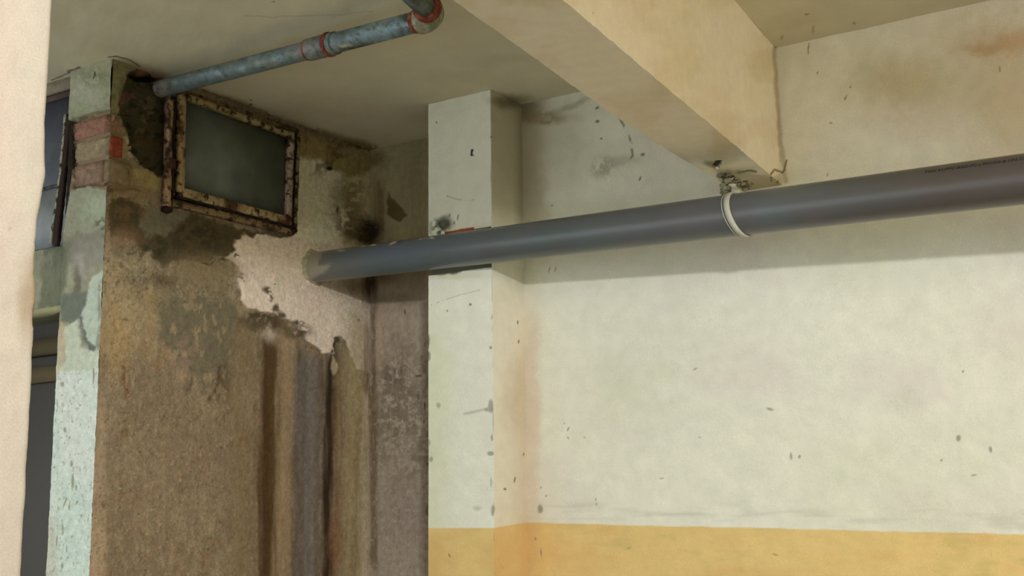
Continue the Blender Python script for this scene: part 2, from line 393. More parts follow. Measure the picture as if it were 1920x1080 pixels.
# ------------------------------------------------------------------ damp wall on the left (with the pier end)
KD = .60
def pit(P, fn_px):
    return None
def f_left(P):
    p = Paint(P, (110, 98, 78), KD)
    p.mottle(46, 70, .15, 1); p.mottle(10, 16, .14, 2); p.mottle(4, 5, .07, 3); p.mottle(4, 70, .07, 4)
    p.tint(70, 120, (126, 112, 86), .45, .7, .6, 1); p.tint(50, 80, (98, 85, 66), .5, .72, .6, 2)
    p.tint(24, 30, (112, 84, 62), .58, .7, .5, 3)
    y = p.y
    # pale band by the pier edge
    p.put((1-sst(p.x, 190, 206))*sst(y, 700, 800)*.5, (158, 136, 112))
    p.blob(240, 560, 70, 90, (140, 125, 92), .7, .8, 16); p.blob(420, 550, 40, 60, (128, 114, 84), .5, .8, 14)
    p.blob(300, 900, 110, 160, (112, 97, 76), .6, .8, 20)
    p.blob(220, 640, 24, 60, (140, 118, 78), .6, .8, 12)
    p.line([(233, 690), (236, 720), (240, 745)], 4, (92, 58, 34), .8, .6, 5, -.001, brk=.15)
    specks(p, [(234, 774, 10, 2, 0), (232, 812, 9, 9, 0), (228, 905, 6, 10, 0), (195, 945, 4, 8, 0), (236, 790, 3, 3, 0), (420, 790, 1.2, 26, 0), (415, 838, 4, 3, 0),
               (285, 944, 2, 3, 0), (334, 977, 2, 2, 0), (390, 1030, 3, 3, 0), (235, 600, 5, 3, 0), (262, 555, 8, 7, 0)], (92, 72, 46))
    p.tint(6, 9, (88, 70, 50), .64, .78, .35, 31, sst(y, 560, 640)); p.tint(5, 26, (150, 134, 104), .55, .75, .22, 32, sst(y, 560, 640))
    p.poly([(215, 370), (440, 440), (452, 520), (450, 560), (300, 600), (215, 520)], (100, 91, 70), 14, 16, .8)
    p.tint(26, 30, (126, 110, 80), .5, .68, .7, 51, (1-sst(y, 540, 600))*(1-sst(p.x, 420, 450))*sst(y, 420, 470))
    tp_ = 1-sst(y+p.n1*60, 520, 620)
    p.tint(5, 6, (62, 58, 42), .56, .70, .6, 61, tp_); p.tint(7, 7, (138, 130, 106), .60, .72, .4, 62, tp_)
    p.tint(3, 4, (70, 58, 42), .62, .74, .5, 63, 1+0*y); p.tint(4, 5, (146, 132, 104), .64, .76, .4, 64, 1+0*y)
    p.tint(30, 60, (128, 110, 74), .5, .72, .45, 65, sst(y, 480, 520)*(1-sst(y, 650, 720))*(1-sst(p.x, 270, 320)))
    # grey cement smear
    p.poly([(292, 590), (330, 560), (400, 560), (440, 575), (452, 610), (448, 650), (430, 672), (410, 690), (400, 725), (380, 740), (372, 705), (340, 690), (318, 655), (300, 630)],
           (90, 84, 66), 7, 12, .9, .0015)
    p.tint(16, 30, (60, 52, 36), .5, .68, .75, 33, (1-sst(np.hypot((p.x-395)/50, (y-715)/50), .6, 1.2)))
    p.blob(345, 670, 24, 36, (128, 104, 90), .55, .7, 10, brk=.05)
    p.tint(9, 22, (140, 122, 92), .6, .7, .5, 34, (1-sst(np.hypot((p.x-380)/90, (y-640)/120), .6, 1.2)))
    # long vertical runs
    p.streak(455, 34, 590, 1300, (104, 88, 62), .6, seed=1, wob=7)
    p.streak(512, 24, 585, 1300, (66, 48, 24), .98, seed=2, wob=3, dx=-14)
    p.streak(500, 9, 585, 1300, (60, 40, 16), .8, seed=3, wob=3, dx=-8)
    p.streak(540, 18, 600, 1300, (128, 110, 82), .8, seed=4, wob=3, dx=-18)
    p.streak(563, 10, 640, 1300, (72, 58, 38), .8, seed=5, wob=2, dx=-14)
    p.streak(584, 26, 655, 1300, (96, 90, 84), .95, seed=6, wob=2, dx=-12)
    p.streak(572, 7, 655, 1300, (80, 72, 62), .6, seed=12, wob=2, dx=-12)
    p.streak(600, 6, 655, 1300, (84, 74, 60), .6, seed=13, wob=2, dx=-10)
    p.streak(620, 13, 650, 1300, (42, 28, 12), 1.0, seed=7, wob=2, dx=-12)
    p.streak(636, 8, 650, 1300, (104, 82, 54), .7, seed=8, wob=2, dx=-8)
    p.streak(662, 20, 640, 1300, (142, 126, 92), .85, seed=9, wob=3, dx=-8)
    p.streak(672, 9, 760, 1300, (78, 56, 36), .8, seed=10, wob=3, dx=-4)
    p.streak(684, 12, 720, 1300, (178, 164, 140), .95, seed=11, wob=1, dx=-4)
    p.blob(664, 850, 18, 60, (126, 100, 72), .6, .8, 10, brk=.04); p.blob(630, 1010, 14, 60, (112, 80, 52), .6, .7, 8)
    # surviving pinkish paint with a torn edge
    pink = [(452, 440), (476, 447), (482, 438), (520, 446), (548, 440), (575, 430), (600, 400), (705, 420), (712, 640), (694, 700), (668, 690), (650, 640), (640, 628), (624, 632),
            (628, 662), (606, 660), (592, 652), (578, 640), (566, 612), (546, 600), (530, 598), (521, 588), (500, 585), (466, 578), (452, 560), (452, 536), (446, 522),
            (458, 514), (446, 500), (430, 490), (424, 484), (440, 470), (436, 458)]
    p.poly(pink, (186, 172, 154), 2.0, 5, 1.0, .003)
    inp = 1-sst(np.hypot((p.x-560)/140, (y-545)/120), .7, 1.0)
    p.tint(60, 60, (190, 170, 156), .45, .7, .45, 35, inp); p.tint(40, 50, (178, 172, 146), .5, .7, .4, 36, inp)
    p.put(sst(p.x, 640, 665)*sst(y, 560, 620)*(1-sst(p.x, 684, 690))*.6, (148, 132, 96))
    # loose mould at the torn edge
    for q in [(500, 545, 10, 6, 30), (508, 556, 4, 9, 0), (519, 578, 8, 8, 20), (528, 590, 8, 5, 20), (486, 592, 26, 5, 5), (560, 605, 10, 4, 10), (570, 622, 6, 8, 0),
              (592, 655, 8, 3, 0), (632, 634, 10, 6, 0), (628, 650, 3, 14, 0), (622, 665, 3, 12, 0), (440, 480, 8, 5, 0), (425, 489, 6, 3, 0), (452, 520, 5, 3, 30), (447, 446, 5, 3, 0)]:
        p.blob(q[0], q[1], q[2], q[3], (54, 48, 30), .9, .5, 5, ang=q[4], brk=.12)
    p.blob(490, 604, 44, 14, (66, 58, 38), .85, .6, 10, brk=.15); p.blob(555, 622, 26, 14, (72, 62, 44), .8, .6, 9, brk=.1)
    p.poly([(624, 665), (632, 680), (633, 694), (626, 705), (621, 690)], (150, 138, 112), 2, 3, .8, .002)
    specks(p, [(472, 512, 1.2, 1.5, 0), (457, 527, 1.5, 2, 0), (514, 533, 2.6, 1.2, 0), (588, 608, 1.2, 1.2, 0), (671, 600, 1.5, 3, 0)], (70, 58, 40))
    # dark cement and mould under the window
    dark = [(205, 372), (250, 376), (300, 398), (330, 392), (400, 414), (450, 430), (540, 438), (552, 446), (518, 441), (482, 438), (476, 446), (452, 440), (440, 455), (438, 470),
            (424, 484), (400, 478), (385, 492), (350, 488), (330, 484), (305, 500), (285, 470), (262, 460), (238, 448), (205, 440)]
    p.poly(dark, (62, 54, 34), 4, 9, .97, .0008)
    p.poly([(268, 388), (320, 382), (350, 400), (330, 430), (306, 450), (280, 440), (262, 420)], (96, 92, 74), 6, 10, .85)
    p.blob(370, 440, 50, 26, (42, 36, 18), .7, .7, 10, brk=.06); p.blob(300, 465, 30, 14, (42, 40, 22), .7, .7, 8, brk=.04)
    p.blob(240, 395, 34, 20, (98, 78, 52), .6, .7, 9, brk=.04); p.blob(235, 445, 30, 18, (116, 92, 70), .6, .8, 8)
    p.blob(380, 510, 60, 28, (108, 94, 68), .85, .8, 10); p.blob(300, 525, 26, 14, (76, 62, 44), .8, .7, 10)
    p.line([(380, 492), (392, 497), (400, 488), (420, 486)], 2, (44, 34, 22), .8, .5, 4, brk=.1)
    # stripped, blackened masonry left of the window
    p.poly([(228, 170), (240, 140), (262, 128), (300, 140), (318, 170), (322, 300), (316, 330), (296, 330), (270, 310), (246, 285), (240, 250), (224, 215)], (46, 42, 22), 4, 7, .97, -.010)
    p.poly([(256, 118), (300, 132), (330, 148), (330, 160), (296, 152), (262, 142)], (92, 62, 38), 4, 4, .8, -.003)
    p.poly([(246, 142), (262, 138), (300, 141), (304, 152), (280, 152), (262, 150)], (5, 4, 3), 2, 3, 1.0, -.02)  # black of the open gap under the ceiling, painted into the recess
    p.poly([(226, 190), (236, 172), (256, 172), (262, 182), (244, 188), (230, 205)], (92, 56, 50), 3, 4, .8)
    p.blob(232, 240, 14, 16, (46, 48, 14), .9, .6, 8); p.blob(226, 222, 8, 2, (16, 14, 6), 1, .4, 3); p.blob(246, 236, 4, 10, (16, 14, 6), .9, .4, 3, ang=-35)
    p.tint(10, 9, (24, 22, 8), .5, .66, .8, 37, 1-sst(np.hypot((p.x-275)/44, (y-240)/100), .8, 1.1))
    p.tint(14, 12, (74, 68, 44), .58, .7, .6, 38, 1-sst(np.hypot((p.x-265)/36, (y-215)/70), .8, 1.1))
    p.blob(290, 265, 34, 10, (60, 44, 22), .6, .7, 8)
    # old coat by the pier edge above
    p.poly([(203, 104), (224, 108), (258, 128), (240, 142), (234, 170), (226, 190), (226, 222), (200, 215)], (116, 112, 84), 3, 4, .95, .002)
    p.tint(14, 14, (84, 80, 52), .5, .7, .6, 39, (1-sst(p.x, 225, 250))*(1-sst(y, 190, 230)))
    p.line([(212, 108), (226, 109), (244, 120), (262, 127)], 1.6, (58, 50, 30), .8, .5, 2)
    # plaster about the exposed bricks
    p.poly([(200, 208), (214, 206), (224, 222), (236, 250), (242, 290), (262, 312), (290, 332), (300, 350), (296, 372), (262, 372), (240, 364), (206, 366)], (112, 98, 72), 3, 6, .95)
    p.poly([(240, 316), (272, 316), (296, 334), (300, 352), (272, 352), (250, 340)], (136, 122, 76), 4, 6, .8)
    p.poly([(231, 254), (240, 258), (244, 282), (250, 296), (240, 292), (234, 276)], (150, 138, 108), 2, 3, .85, .002)
    p.blob(213, 330, 6, 40, (104, 96, 44), .7, .7, 5)
    p.blob(240, 345, 34, 18, (112, 92, 66), .6, .7, 8)
    # above and right of the window
    p.poly([(556, 248), (700, 284), (712, 300), (708, 330), (640, 335), (600, 300), (560, 296)], (136, 120, 76), 8, 12, .85)
    p.poly([(556, 296), (600, 300), (640, 330), (650, 400), (640, 460), (552, 446)], (200, 192, 166), 8, 8, .9)
    p.poly([(640, 330), (700, 322), (704, 470), (640, 480), (650, 400)], (176, 162, 128), 8, 10, .9)
    p.tint(22, 26, (78, 62, 30), .52, .68, .7, 40, sst(p.x, 560, 580)*(1-sst(y, 310, 340)))
    p.poly([(660, 268), (672, 266), (690, 270), (704, 278), (700, 284), (680, 278)], (58, 48, 20), 2, 4, .95, -.004)
    p.blob(660, 285, 24, 7, (132, 116, 88), .7, .6, 6, ang=16)
    p.blob(618, 316, 6, 3.5, (22, 14, 8), 1, .4, 2); p.blob(640, 365, 20, 26, (92, 90, 52), .6, .8, 8)
    p.blob(633, 395, 2, 7, (34, 26, 14), .9, .5, 2); p.blob(650, 418, 26, 30, (86, 68, 38), .75, .8, 12, brk=.07); p.blob(670, 360, 18, 40, (90, 74, 46), .6, .8, 10, brk=.05)
    p.blob(690, 436, 22, 28, (28, 16, 8), .98, .5, 8, brk=.3); p.blob(668, 440, 26, 16, (70, 58, 24), .8, .7, 8)
    p.streak(690, 12, 500, 600, (44, 26, 12), .95, seed=20, wob=2); p.blob(668, 535, 26, 18, (84, 66, 38), .7, .8, 8)
    p.streak(688, 6, 590, 760, (104, 84, 58), .7, seed=21, wob=1); p.streak(695, 3, 590, 760, (84, 56, 28), .8, seed=22, wob=1)
    p.h += (fbm(p.x/20, p.y/20, 5)-.5)*.006 + (fbm(p.x/6, p.y/6, 6, 2)-.5)*.0014
    fl = fbm(p.x/3.2, p.y/3.6, 71, 3)-.5; p.c = p.c*(1+fl[:, None]*.35); p.h += fl*.0012
    return p.c, p.h
def f_pier(P):
    p = Paint(P, (174, 184, 173), .66)
    y = p.y
    p.mottle(60, 120, .06, 1); p.mottle(8, 12, .07, 2)
    p.put((1-sst(p.x, 96, 118)-0)*sst(y, 900, 1000)*.5, (164, 152, 128)); p.put(sst(p.x, 172, 184)*sst(y, 780, 830)*.55, (168, 152, 132))
    p.tint(40, 80, (186, 188, 178), .45, .65, .7, 3)
    p.put(sst(p.x, 160, 176)*(1-sst(p.x, 184, 190))*sst(y, 640, 900)*.25, (196, 188, 176))
    specks(p, [(122, 805, 3, 5, 0), (134, 870, 2, 6, 0), (136, 905, 3, 14, 0), (144, 915, 2, 5, 0), (122, 942, 1.5, 10, 20), (130, 948, 1.5, 8, 0), (144, 942, 2, 5, 30),
               (117, 992, 2, 12, 0), (106, 1015, 1.5, 11, 0), (125, 1030, 1.5, 7, 0), (136, 790, 2, 2, 0), (117, 1060, 3, 5, 0), (116, 720, 4, 5, 0), (107, 755, 1.5, 7, 0),
               (130, 820, 2, 3, 0), (150, 760, 2, 2, 0), (176, 700, 2, 20, 0)], (118, 112, 82))
    p.tint(3, 5, (116, 110, 86), .66, .76, .6, 4, sst(y, 660, 700)); p.tint(4, 5, (86, 84, 66), .56, .70, .45, 44, 1-sst(y, 660, 720)); p.tint(4, 6, (168, 166, 148), .58, .72, .4, 45, 1-sst(y, 660, 720))
    # upper part: patched renders
    up_ = 1-sst(y+p.n1*30, 640, 690)
    p.put(up_, (126, 124, 104)); p.mottle(20, 26, .16, 5, up_)
    p.poly([(128, 355), (150, 345), (200, 352), (206, 380), (200, 420), (170, 440), (140, 436), (120, 460), (112, 430)], (142, 142, 122), 5, 8, .9, .001)
    p.blob(182, 392, 24, 26, (156, 164, 142), .8, .7, 8, .001)
    p.poly([(108, 455), (150, 440), (190, 435), (204, 450), (198, 500), (170, 500), (150, 540), (112, 480)], (120, 116, 106), 5, 8, .7)
    p.blob(190, 425, 12, 16, (74, 74, 56), .8, .6, 8, brk=.05); p.blob(120, 470, 14, 24, (96, 92, 72), .7, .7, 8)
    p.blob(150, 500, 10, 30, (140, 132, 122), .7, .6, 6); p.blob(128, 522, 8, 30, (134, 132, 108), .8, .6, 6); p.blob(145, 530, 6, 26, (84, 80, 66), .8, .6, 5)
    p.poly([(84, 452), (128, 462), (120, 545), (112, 575), (72, 580)], (92, 94, 76), 5, 7, .9)
    p.blob(92, 490, 12, 14, (126, 122, 110), .7, .7, 8, brk=.05); p.blob(88, 520, 14, 24, (104, 106, 86), .6, .7, 8, brk=.0)
    p.poly([(110, 555), (165, 545), (160, 590), (152, 600), (150, 640), (140, 625), (128, 600), (118, 605), (108, 585)], (92, 98, 86), 4, 8, .95)
    p.poly([(170, 520), (192, 510), (194, 600), (186, 650), (165, 650), (152, 610), (160, 570)], (158, 166, 150), 3, 6, .95, .001)
    p.poly([(128, 608), (146, 596), (152, 650), (172, 660), (186, 655), (186, 690), (104, 700), (110, 612)], (168, 172, 152), 3, 6, .95, .001)
    p.poly([(150, 600), (158, 618), (164, 640), (182, 650), (178, 662), (168, 656), (156, 636)], (84, 88, 78), 2.5, 5, .9)
    p.line([(186, 520), (188, 560), (186, 620), (182, 660)], 4, (100, 96, 76), .6, .7, 4, brk=.05)
    p.poly([(110, 600), (122, 606), (124, 680), (108, 700)], (160, 142, 116), 3, 4, .8)
    # head of the pier
    p.poly([(126, 120), (210, 90), (215, 212), (196, 200), (168, 208), (136, 226), (120, 232)], (134, 132, 108), 2, 3, .95, .004)
    p.blob(160, 175, 30, 26, (152, 150, 134), .8, .8, 8); p.blob(180, 148, 26, 16, (104, 108, 76), .6, .7, 10, brk=.05); p.blob(150, 205, 20, 10, (136, 144, 112), .7, .7, 5)
    p.line([(136, 229), (160, 218), (182, 211), (208, 208)], 3, (92, 86, 60), .9, .6, 2, -.002)
    p.poly([(132, 232), (170, 214), (212, 210), (214, 350), (200, 356), (150, 350), (128, 358)], (122, 104, 82), 3, 4, .98)
    p.blob(145, 340, 12, 6, (150, 138, 112), .8, .5, 6); p.blob(148, 350, 12, 10, (60, 50, 36), .7, .5, 6, brk=.05)
    p.line([(182, 144), (180, 136), (178, 148)], 1.2, (40, 36, 24), .8, .4, 1)
    p.poly([(124, 222), (137, 226), (139, 300), (131, 352), (124, 400), (116, 452), (104, 458), (104, 400)], (22, 12, 8), 1.8, 2.5, .98, -.003)
    p.h += (fbm(p.x/20, p.y/20, 5)-.5)*.005 + (fbm(p.x/6, p.y/6, 6, 2)-.5)*.0014
    return p.c, p.h

# brick courses at the pier corner
zc = [at(207, yy, 0, XL)[2] for yy in (206, 248, 292, 342)]
def brick_zone(P, side):
    """depth of the plaster loss round the exposed bricks"""
    x, y = proj(P); n = (fbm(x/9, y/9, 8)-.5)*10; n2 = (fbm(x/9, y/9, 9)-.5)*10
    x = x+n; y = y+n2
    if side == 'pier':
        return sst(y, 221-(x-136)*.16, 226-(x-136)*.16)*(1-sst(y, 344, 352))*sst(x, 134, 139)
    t = (y-206)/150
    return sst(y, 210, 214)*(1-sst(y, 350, 362))*(1-sst(x, 222+t*40, 227+t*40))
def f_left2(P):
    c, h = f_left(P); z = brick_zone(P, 'left'); return c, h-z*.014
def f_pier2(P):
    c, h = f_pier(P); z = brick_zone(P, 'pier'); return c, h-z*.014
a = Acc()
L = YB2+.03-YE
a.grid((XL, YE, 1.2), (0, L, 0), (0, 0, H-1.2), int(L/.0032), int((H-1.2)/.0022), f_left2)
a.grid((XE, YE, 1.2), (XL-XE, 0, 0), (0, 0, H-1.2), 80, int((H-1.2)/.0022), f_pier2)
for q in a.v[:2]:
    zz_ = (sst(q[:, 2], zc[3]-.004, zc[3]+.004)*(1-sst(q[:, 2], zc[0]-.032, zc[0]-.024)))*.0135
    if np.ptp(q[:, 1]) > .5: q[:, 1] = np.maximum(q[:, 1], YE+zz_)
    else: q[:, 0] = np.minimum(q[:, 0], XL-zz_)
dk = lin(96, 84, 66)/KD
a.box((XE+.001, YE+.024, 0), (XL-.045, YB2+.05, H), dk)
a.box((XE, YE+.0, 0), (XL, YB2+.05, 1.2), dk)
wl = struct(a.build('wall_left', M_damp, smooth=True))

rb = random.Random(3)
def brick(lo, hi, col, name='brick', par=None):
    lo = np.array(lo); hi = np.array(hi); b = Acc(); c = (lo+hi)/2; e = (hi-lo)/2
    n = 5
    # a chipped, rounded block: subdivided cube with jittered corners
    vs = {}; V = []; Fc = []
    def vid(i, j, k):
        if (i, j, k) not in vs:
            q = np.array([i, j, k])/n*2-1.0
            m_ = np.sort(np.abs(q)); r = .10 if m_[1] > .99 else 0.0
            q = q*(1-r*.25)
            vs[(i, j, k)] = len(V); V.append(c+q*e + np.array([rb.uniform(-1, 1) for _ in range(3)])*.0012)
        return vs[(i, j, k)]
    for u in range(n):
        for v in range(n):
            for s_, fl in ((0, 0), (n, 1)):
                for ax in range(3):
                    def mk(uu, vv):
                        t = [0, 0, 0]; t[ax] = s_; t[(ax+1) % 3] = uu; t[(ax+2) % 3] = vv; return vid(*t)
                    q = [mk(u, v), mk(u+1, v), mk(u+1, v+1), mk(u, v+1)]
                    Fc.append(q if fl else q[::-1])
    cc = np.array([lin(*col)/.5*(1+rb.uniform(-.12, .12)) for _ in V])
    b.add(V, Fc, cc)
    o = b.build(name, M_brick); adopt(o, par or wl); return o
g = .010
bc = [(142, 88, 70), (150, 52, 34), (124, 88, 70)]
for k in range(3):
    z1 = zc[k]-g/2; z0 = zc[k+1]+g/2
    if k == 1:
        brick((XE+.014, YE+.009, z0), (XL-.010, YE+.10, z1), (128, 112, 90))
        brick((XL-.05, YE+.013, z0), (XL-.0045, YE+.052, z1), (122, 56, 40))
    elif k == 0:
        brick((XE+.012, YE+.0055, z0), (XL-.012, YE+.10, z1-.004), (126, 90, 74))
    else:
        brick((XE+.012, YE+.0075, z0+.002), (XL-.030, YE+.10, z1), (118, 96, 80))
        brick((XL-.075, YE+.012, z0), (XL-.0085, YE+.085, z1), (116, 100, 78))

q0 = at(834, 439, 1, YP); q1 = at(889, 431, 1, YP)
brick((q0[0], YP-.003, q0[2]-.004), (q1[0], YP+.05, q0[2]+.007), (132, 70, 46), par=pil)

# cross wall running left from the pier: a band of masonry below the blue window
zt = at(105, 463, 1, YE+.03)[2]; zb = at(95, 588, 1, YE+.03)[2]
a = Acc()
a.grid((-3.6, YE+.03, zb), (3.6+XE+.01, 0, 0), (0, 0, zt-zb), 260, 90, f_pier)
a.box((-3.6, YE+.036, zb), (XE+.01, YE+.15, zt), lin(96, 98, 80)/.6)
a.box((-3.6, YE-.0, zb-.002), (XE+.002, YE+.08, zb+.012), lin(124, 122, 92)/.6)
a.box((-3.6, YE+.05, zt-.004), (XE+.01, YE+.13, zt+.008), lin(60, 56, 44)/.6)
struct(a.build('wall_cross', M_damp, smooth=True))
ztop = at(110, 172, 1, YE+.05)[2]
a = Acc()
a.box((-3.6, YE+.03, ztop), (XE+.01, YE+.15, H), lin(122, 108, 96)/.6)
a.box((-3.6, YE+.022, H-.035), (XE+.01, YE+.04, H), lin(128, 118, 104)/.6)
struct(a.build('trim_1', M_damp))
# the blue window above that band
def slat(name, p0, p1, w, d, parent, col, matl, axis='x', nz=26, k=.6, kw=None):
    """a member between two points in a plane of constant axis, width w in that plane, depth d; surface worn"""
    p0 = np.array(p0, float); p1 = np.array(p1, float); t = p1-p0; Ln = np.linalg.norm(t); t /= Ln
    n = np.array([1.0, 0, 0]) if axis == 'x' else np.array([0, -1.0, 0])
    s = np.cross(n, t); s /= np.linalg.norm(s)
    b = Acc(); V = []; C = []
    prof = [(-.5, 0), (-.5, .8), (-.38, 1), (.38, 1), (.5, .8), (.5, 0)]
    m_ = max(2, int(Ln/.006))
    for i in range(m_+1):
        f = i/m_
        for (u, v) in prof:
            j = (vn(np.array([f*Ln*80]), np.array([u*3+v*5.]), 7)[0]-.5)*.0016
            V.append(p0+t*Ln*f+s*(u*w+j)+n*(v*d+j)); C.append(col(f, u, v))
    F = []; q = len(prof)
    for i in range(m_):
        for j in range(q): F.append((i*q+j, i*q+(j+1) % q, (i+1)*q+(j+1) % q, (i+1)*q+j))
    F += [(0, 5, 4, 1), (1, 4, 3, 2)]; e_ = m_*q
    F += [(e_, e_+1, e_+4, e_+5), (e_+1, e_+2, e_+3, e_+4)]
    b.add(V, F, np.array(C)); o = b.build(name, matl, parent); return o

w2 = thing('window_2', (-3.3, YE+.09, zt), '', '')
for k_ in ('label', 'category'): del w2[k_]
w2['kind'] = 'structure'
b = Acc(); b.box((-3.6, YE+.095, zt), (XE+.01, YE+.101, ztop), (1, 1, 1)); adopt(b.build('pane', M_pane2), w2)
zm = at(100, 352, 1, YE+.09)[2]
b = Acc(); b.box((-3.6, YE+.085, zt), (XE-.0, YE+.094, zm), (1, 1, 1))
M_pane3 = pane_mat('pale_reflection_pane', (.34, .37, .39), .5)
adopt(b.build('reflection_pane', M_pane3), w2)  # pale reflection on the lower glass, put in as a lighter pane
dkc = lambda f, u, v: lin(40, 26, 20)/.6
def yp(x, y, d=0.0): return at(x, y, 1, YE+d)
adopt(slat('jamb', yp(108, 462, .02), yp(133, 226, .02), .024, .012, None, dkc, M_frame, 'y'), w2)
adopt(slat('jamb_strip', yp(100, 456, .018), yp(118, 330, .018), .007, .012, None, lambda f, u, v: lin(150, 152, 134)/.7, M_frame, 'y'), w2)
adopt(slat('jamb_strip', yp(118, 330, .018), yp(128, 215, .018), .009, .012, None, lambda f, u, v: lin(150, 152, 134)/.7, M_frame, 'y'), w2)
adopt(slat('glazing_bar', (-3.6, YE+.09, zm), (XE-.01, YE+.09, zm), .010, .012, None, lambda f, u, v: lin(70, 66, 66)/.6, M_frame, 'y'), w2)

# dark room seen through the gap below
a = Acc(); a.box((-7, 4.2, 0), (XE-.2, 4.35, H), lin(98, 94, 90)/.6)
a.box((-7, 4.15, 2.22), (XE-.2, 4.2, 2.30), lin(110, 96, 72)/.6); a.box((-7, 4.12, 2.36), (XE-.2, 4.2, 2.44), lin(96, 84, 62)/.6)
a.box((-7, 2.3, 0), (-6.9, 4.35, H), lin(98, 94, 90)/.6)
struct(a.build('wall_far', M_plaster))

# near wall on the left, close to the camera
XN = -1.2
yn = float(at(75, 500, 0, XN)[1])
def f_near(P):
    p = Paint(P, (238, 224, 200), 2.3)
    p.mottle(70, 90, .035, 1); p.put((1-sst(p.x, 10, 60))*.3, (244, 216, 196))
    edge = 100-(p.y)*.0509
    p.blob(58, 560, 22, 70, (204, 182, 150), .95, .8, 12); p.blob(66, 540, 12, 40, (196, 170, 136), .7, .7, 8)
    p.blob(72, 520, 6, 26, (176, 150, 118), .8, .6, 5, -.004); p.blob(68, 600, 5, 26, (186, 158, 124), .8, .6, 5, -.004)
    specks(p, [(29, 397, 2, 2, 0), (17, 430, 2, 2, 0), (46, 170, 2, 2.5, 0)], (176, 150, 118))
    # eroded arris: material pushed back from the end
    p.h += (fbm(p.x/14, p.y/14, 5)-.5)*.0012 + (fbm(p.x/60, p.y/60, 6)-.5)*.0012
    return p.c, p.h
a = Acc(); ny, nz = 170, 500
O = np.array([XN, .30, 1.0]); 
aa, bb = np.meshgrid(np.linspace(0, 1, ny+1), np.linspace(0, 1, nz+1), indexing='ij')
zz = 1.0+bb*1.8
edge_j = yn + (fbm(zz*34, zz*0, 3)-.5)*.0025
bite = .010*np.exp(-((zz-1.865)/.012)**2)*0 - .004*np.exp(-((zz-1.80)/.045)**2)*(.6+.8*fbm(zz*90, zz*0, 4))
edge_j = edge_j + bite + .004*np.exp(-((zz-1.885)/.02)**2)
P = np.stack([np.full(aa.shape, XN), .30+aa*(edge_j-.30), zz], -1).reshape(-1, 3)
c_, h_ = f_near(P); P[:, 0] += h_
rnd = np.clip(((P[:, 1]-(edge_j.reshape(-1)-.006))/.006), 0, 1)**2*.005
P[:, 0] -= rnd
k = (np.arange(ny)[:, None]*(nz+1)+np.arange(nz)[None]).reshape(-1)
a.add(P, np.stack([k, k+nz+1, k+nz+2, k+1], 1), np.clip(c_, 0, .9))
# far return face following the same arris
Pe = P.reshape(ny+1, nz+1, 3)[-1]; Pb = Pe.copy(); Pb[:, 0] -= .14; V = np.concatenate([Pe, Pb]); k = np.arange(nz)
a.add(V, np.stack([k, k+nz+1, k+nz+2, k+1], 1), lin(220, 200, 165)/1.12)
a.box((XN-.14, -1.6, 0), (XN-.008, yn-.02, H), lin(238, 220, 188)/1.12)
struct(a.build('wall_near', M_plaster, smooth=True))

# ceiling
def f_ceil(P):
    p = Paint(P, (176, 170, 146), .62)
    p.mottle(140, 80, .05, 1)
    p.tint(160, 60, (168, 156, 128), .5, .75, .5, 2)
    left = 1-sst(p.x, 1040, 1300)
    p.line([(330, 162), (350, 169), (450, 200), (550, 239), (620, 258), (700, 281)], 9, (96, 76, 40), .85, .9, 4, brk=.2)
    p.line([(380, 172), (450, 200), (500, 222)], 3.5, (84, 62, 32), .8, .8, 3, brk=.1)
    p.blob(420, 186, 60, 5, (108, 86, 50), .6, .8, 4, ang=18); p.blob(470, 196, 3, 2, (50, 36, 20), .9, .4, 1)
    p.blob(620, 258, 60, 8, (126, 104, 70), .5, .8, 5, ang=14); p.blob(280, 140, 50, 12, (110, 80, 52), .7, .8, 5, ang=20)
    p.line([(96, 150), (115, 143), (130, 136)], 1.3, (40, 30, 26), .7, .5, 2)
    p.line([(130, 134), (150, 128)], 3, (70, 66, 42), .8, .6, 2)
    p.line([(205, 107), (222, 106), (240, 113), (262, 124)], 1.3, (66, 58, 34), .9, .5, 2)
    p.line([(460, 28), (520, 32), (580, 30), (700, 22)], 1.5, (150, 142, 116), .5, .6, 3); specks(p, [(512, 3, 3, 1.5, 0), (470, 188, 2, 2, 0), (468, 196, 1.5, 2, 0)], (96, 80, 50))
    p.blob(955, 185, 34, 9, (92, 88, 56), .7, .8, 6); p.blob(990, 204, 40, 5, (110, 88, 56), .5, .8, 4); p.line([(1060, 207), (1090, 190), (1110, 178)], 2, (92, 86, 60), .8, .6, 2, brk=.1)
    specks(p, [(1524, 56, 1.4, 9, 5), (1513, 27, 4, 2, 0), (1466, 70, 1.6, 4, 15), (1602, 43, 2, 3, 0), (1450, 89, 6, 1.6, 0)], (110, 94, 60))
    p.h += (fbm(p.x/50, p.y/50, 5)-.5)*.004
    return p.c, p.h
a = Acc()
# normal must point down: U x V = -z
a.grid((-3.35, 1.55, H), (0, 1.9, 0), (4.0, 0, 0), 420, 900, f_ceil)
a.box((-7, -2.2, H+.006), (3.2, 4.4, H+.2), lin(176, 170, 146)/.62)
a.box((-7, -2.2, H-.0), (3.2, 1.55, H+.05), lin(176, 170, 146)/.62)
a.box((.65, 1.55, H-.0), (3.2, 3.4, H+.05), lin(176, 170, 146)/.62)
struct(a.build('ceiling', M_ceil, smooth=False))
a = Acc(); a.box((-7, -2.2, -.1), (3.2, 4.4, 0), (.3, .28, .25)); struct(a.build('floor', M_floor))
a = Acc(); a.box((3.0, -2.2, 0), (3.2, YB+.2, H), lin(200, 190, 160)/KW); struct(a.build('wall_right', M_plaster))

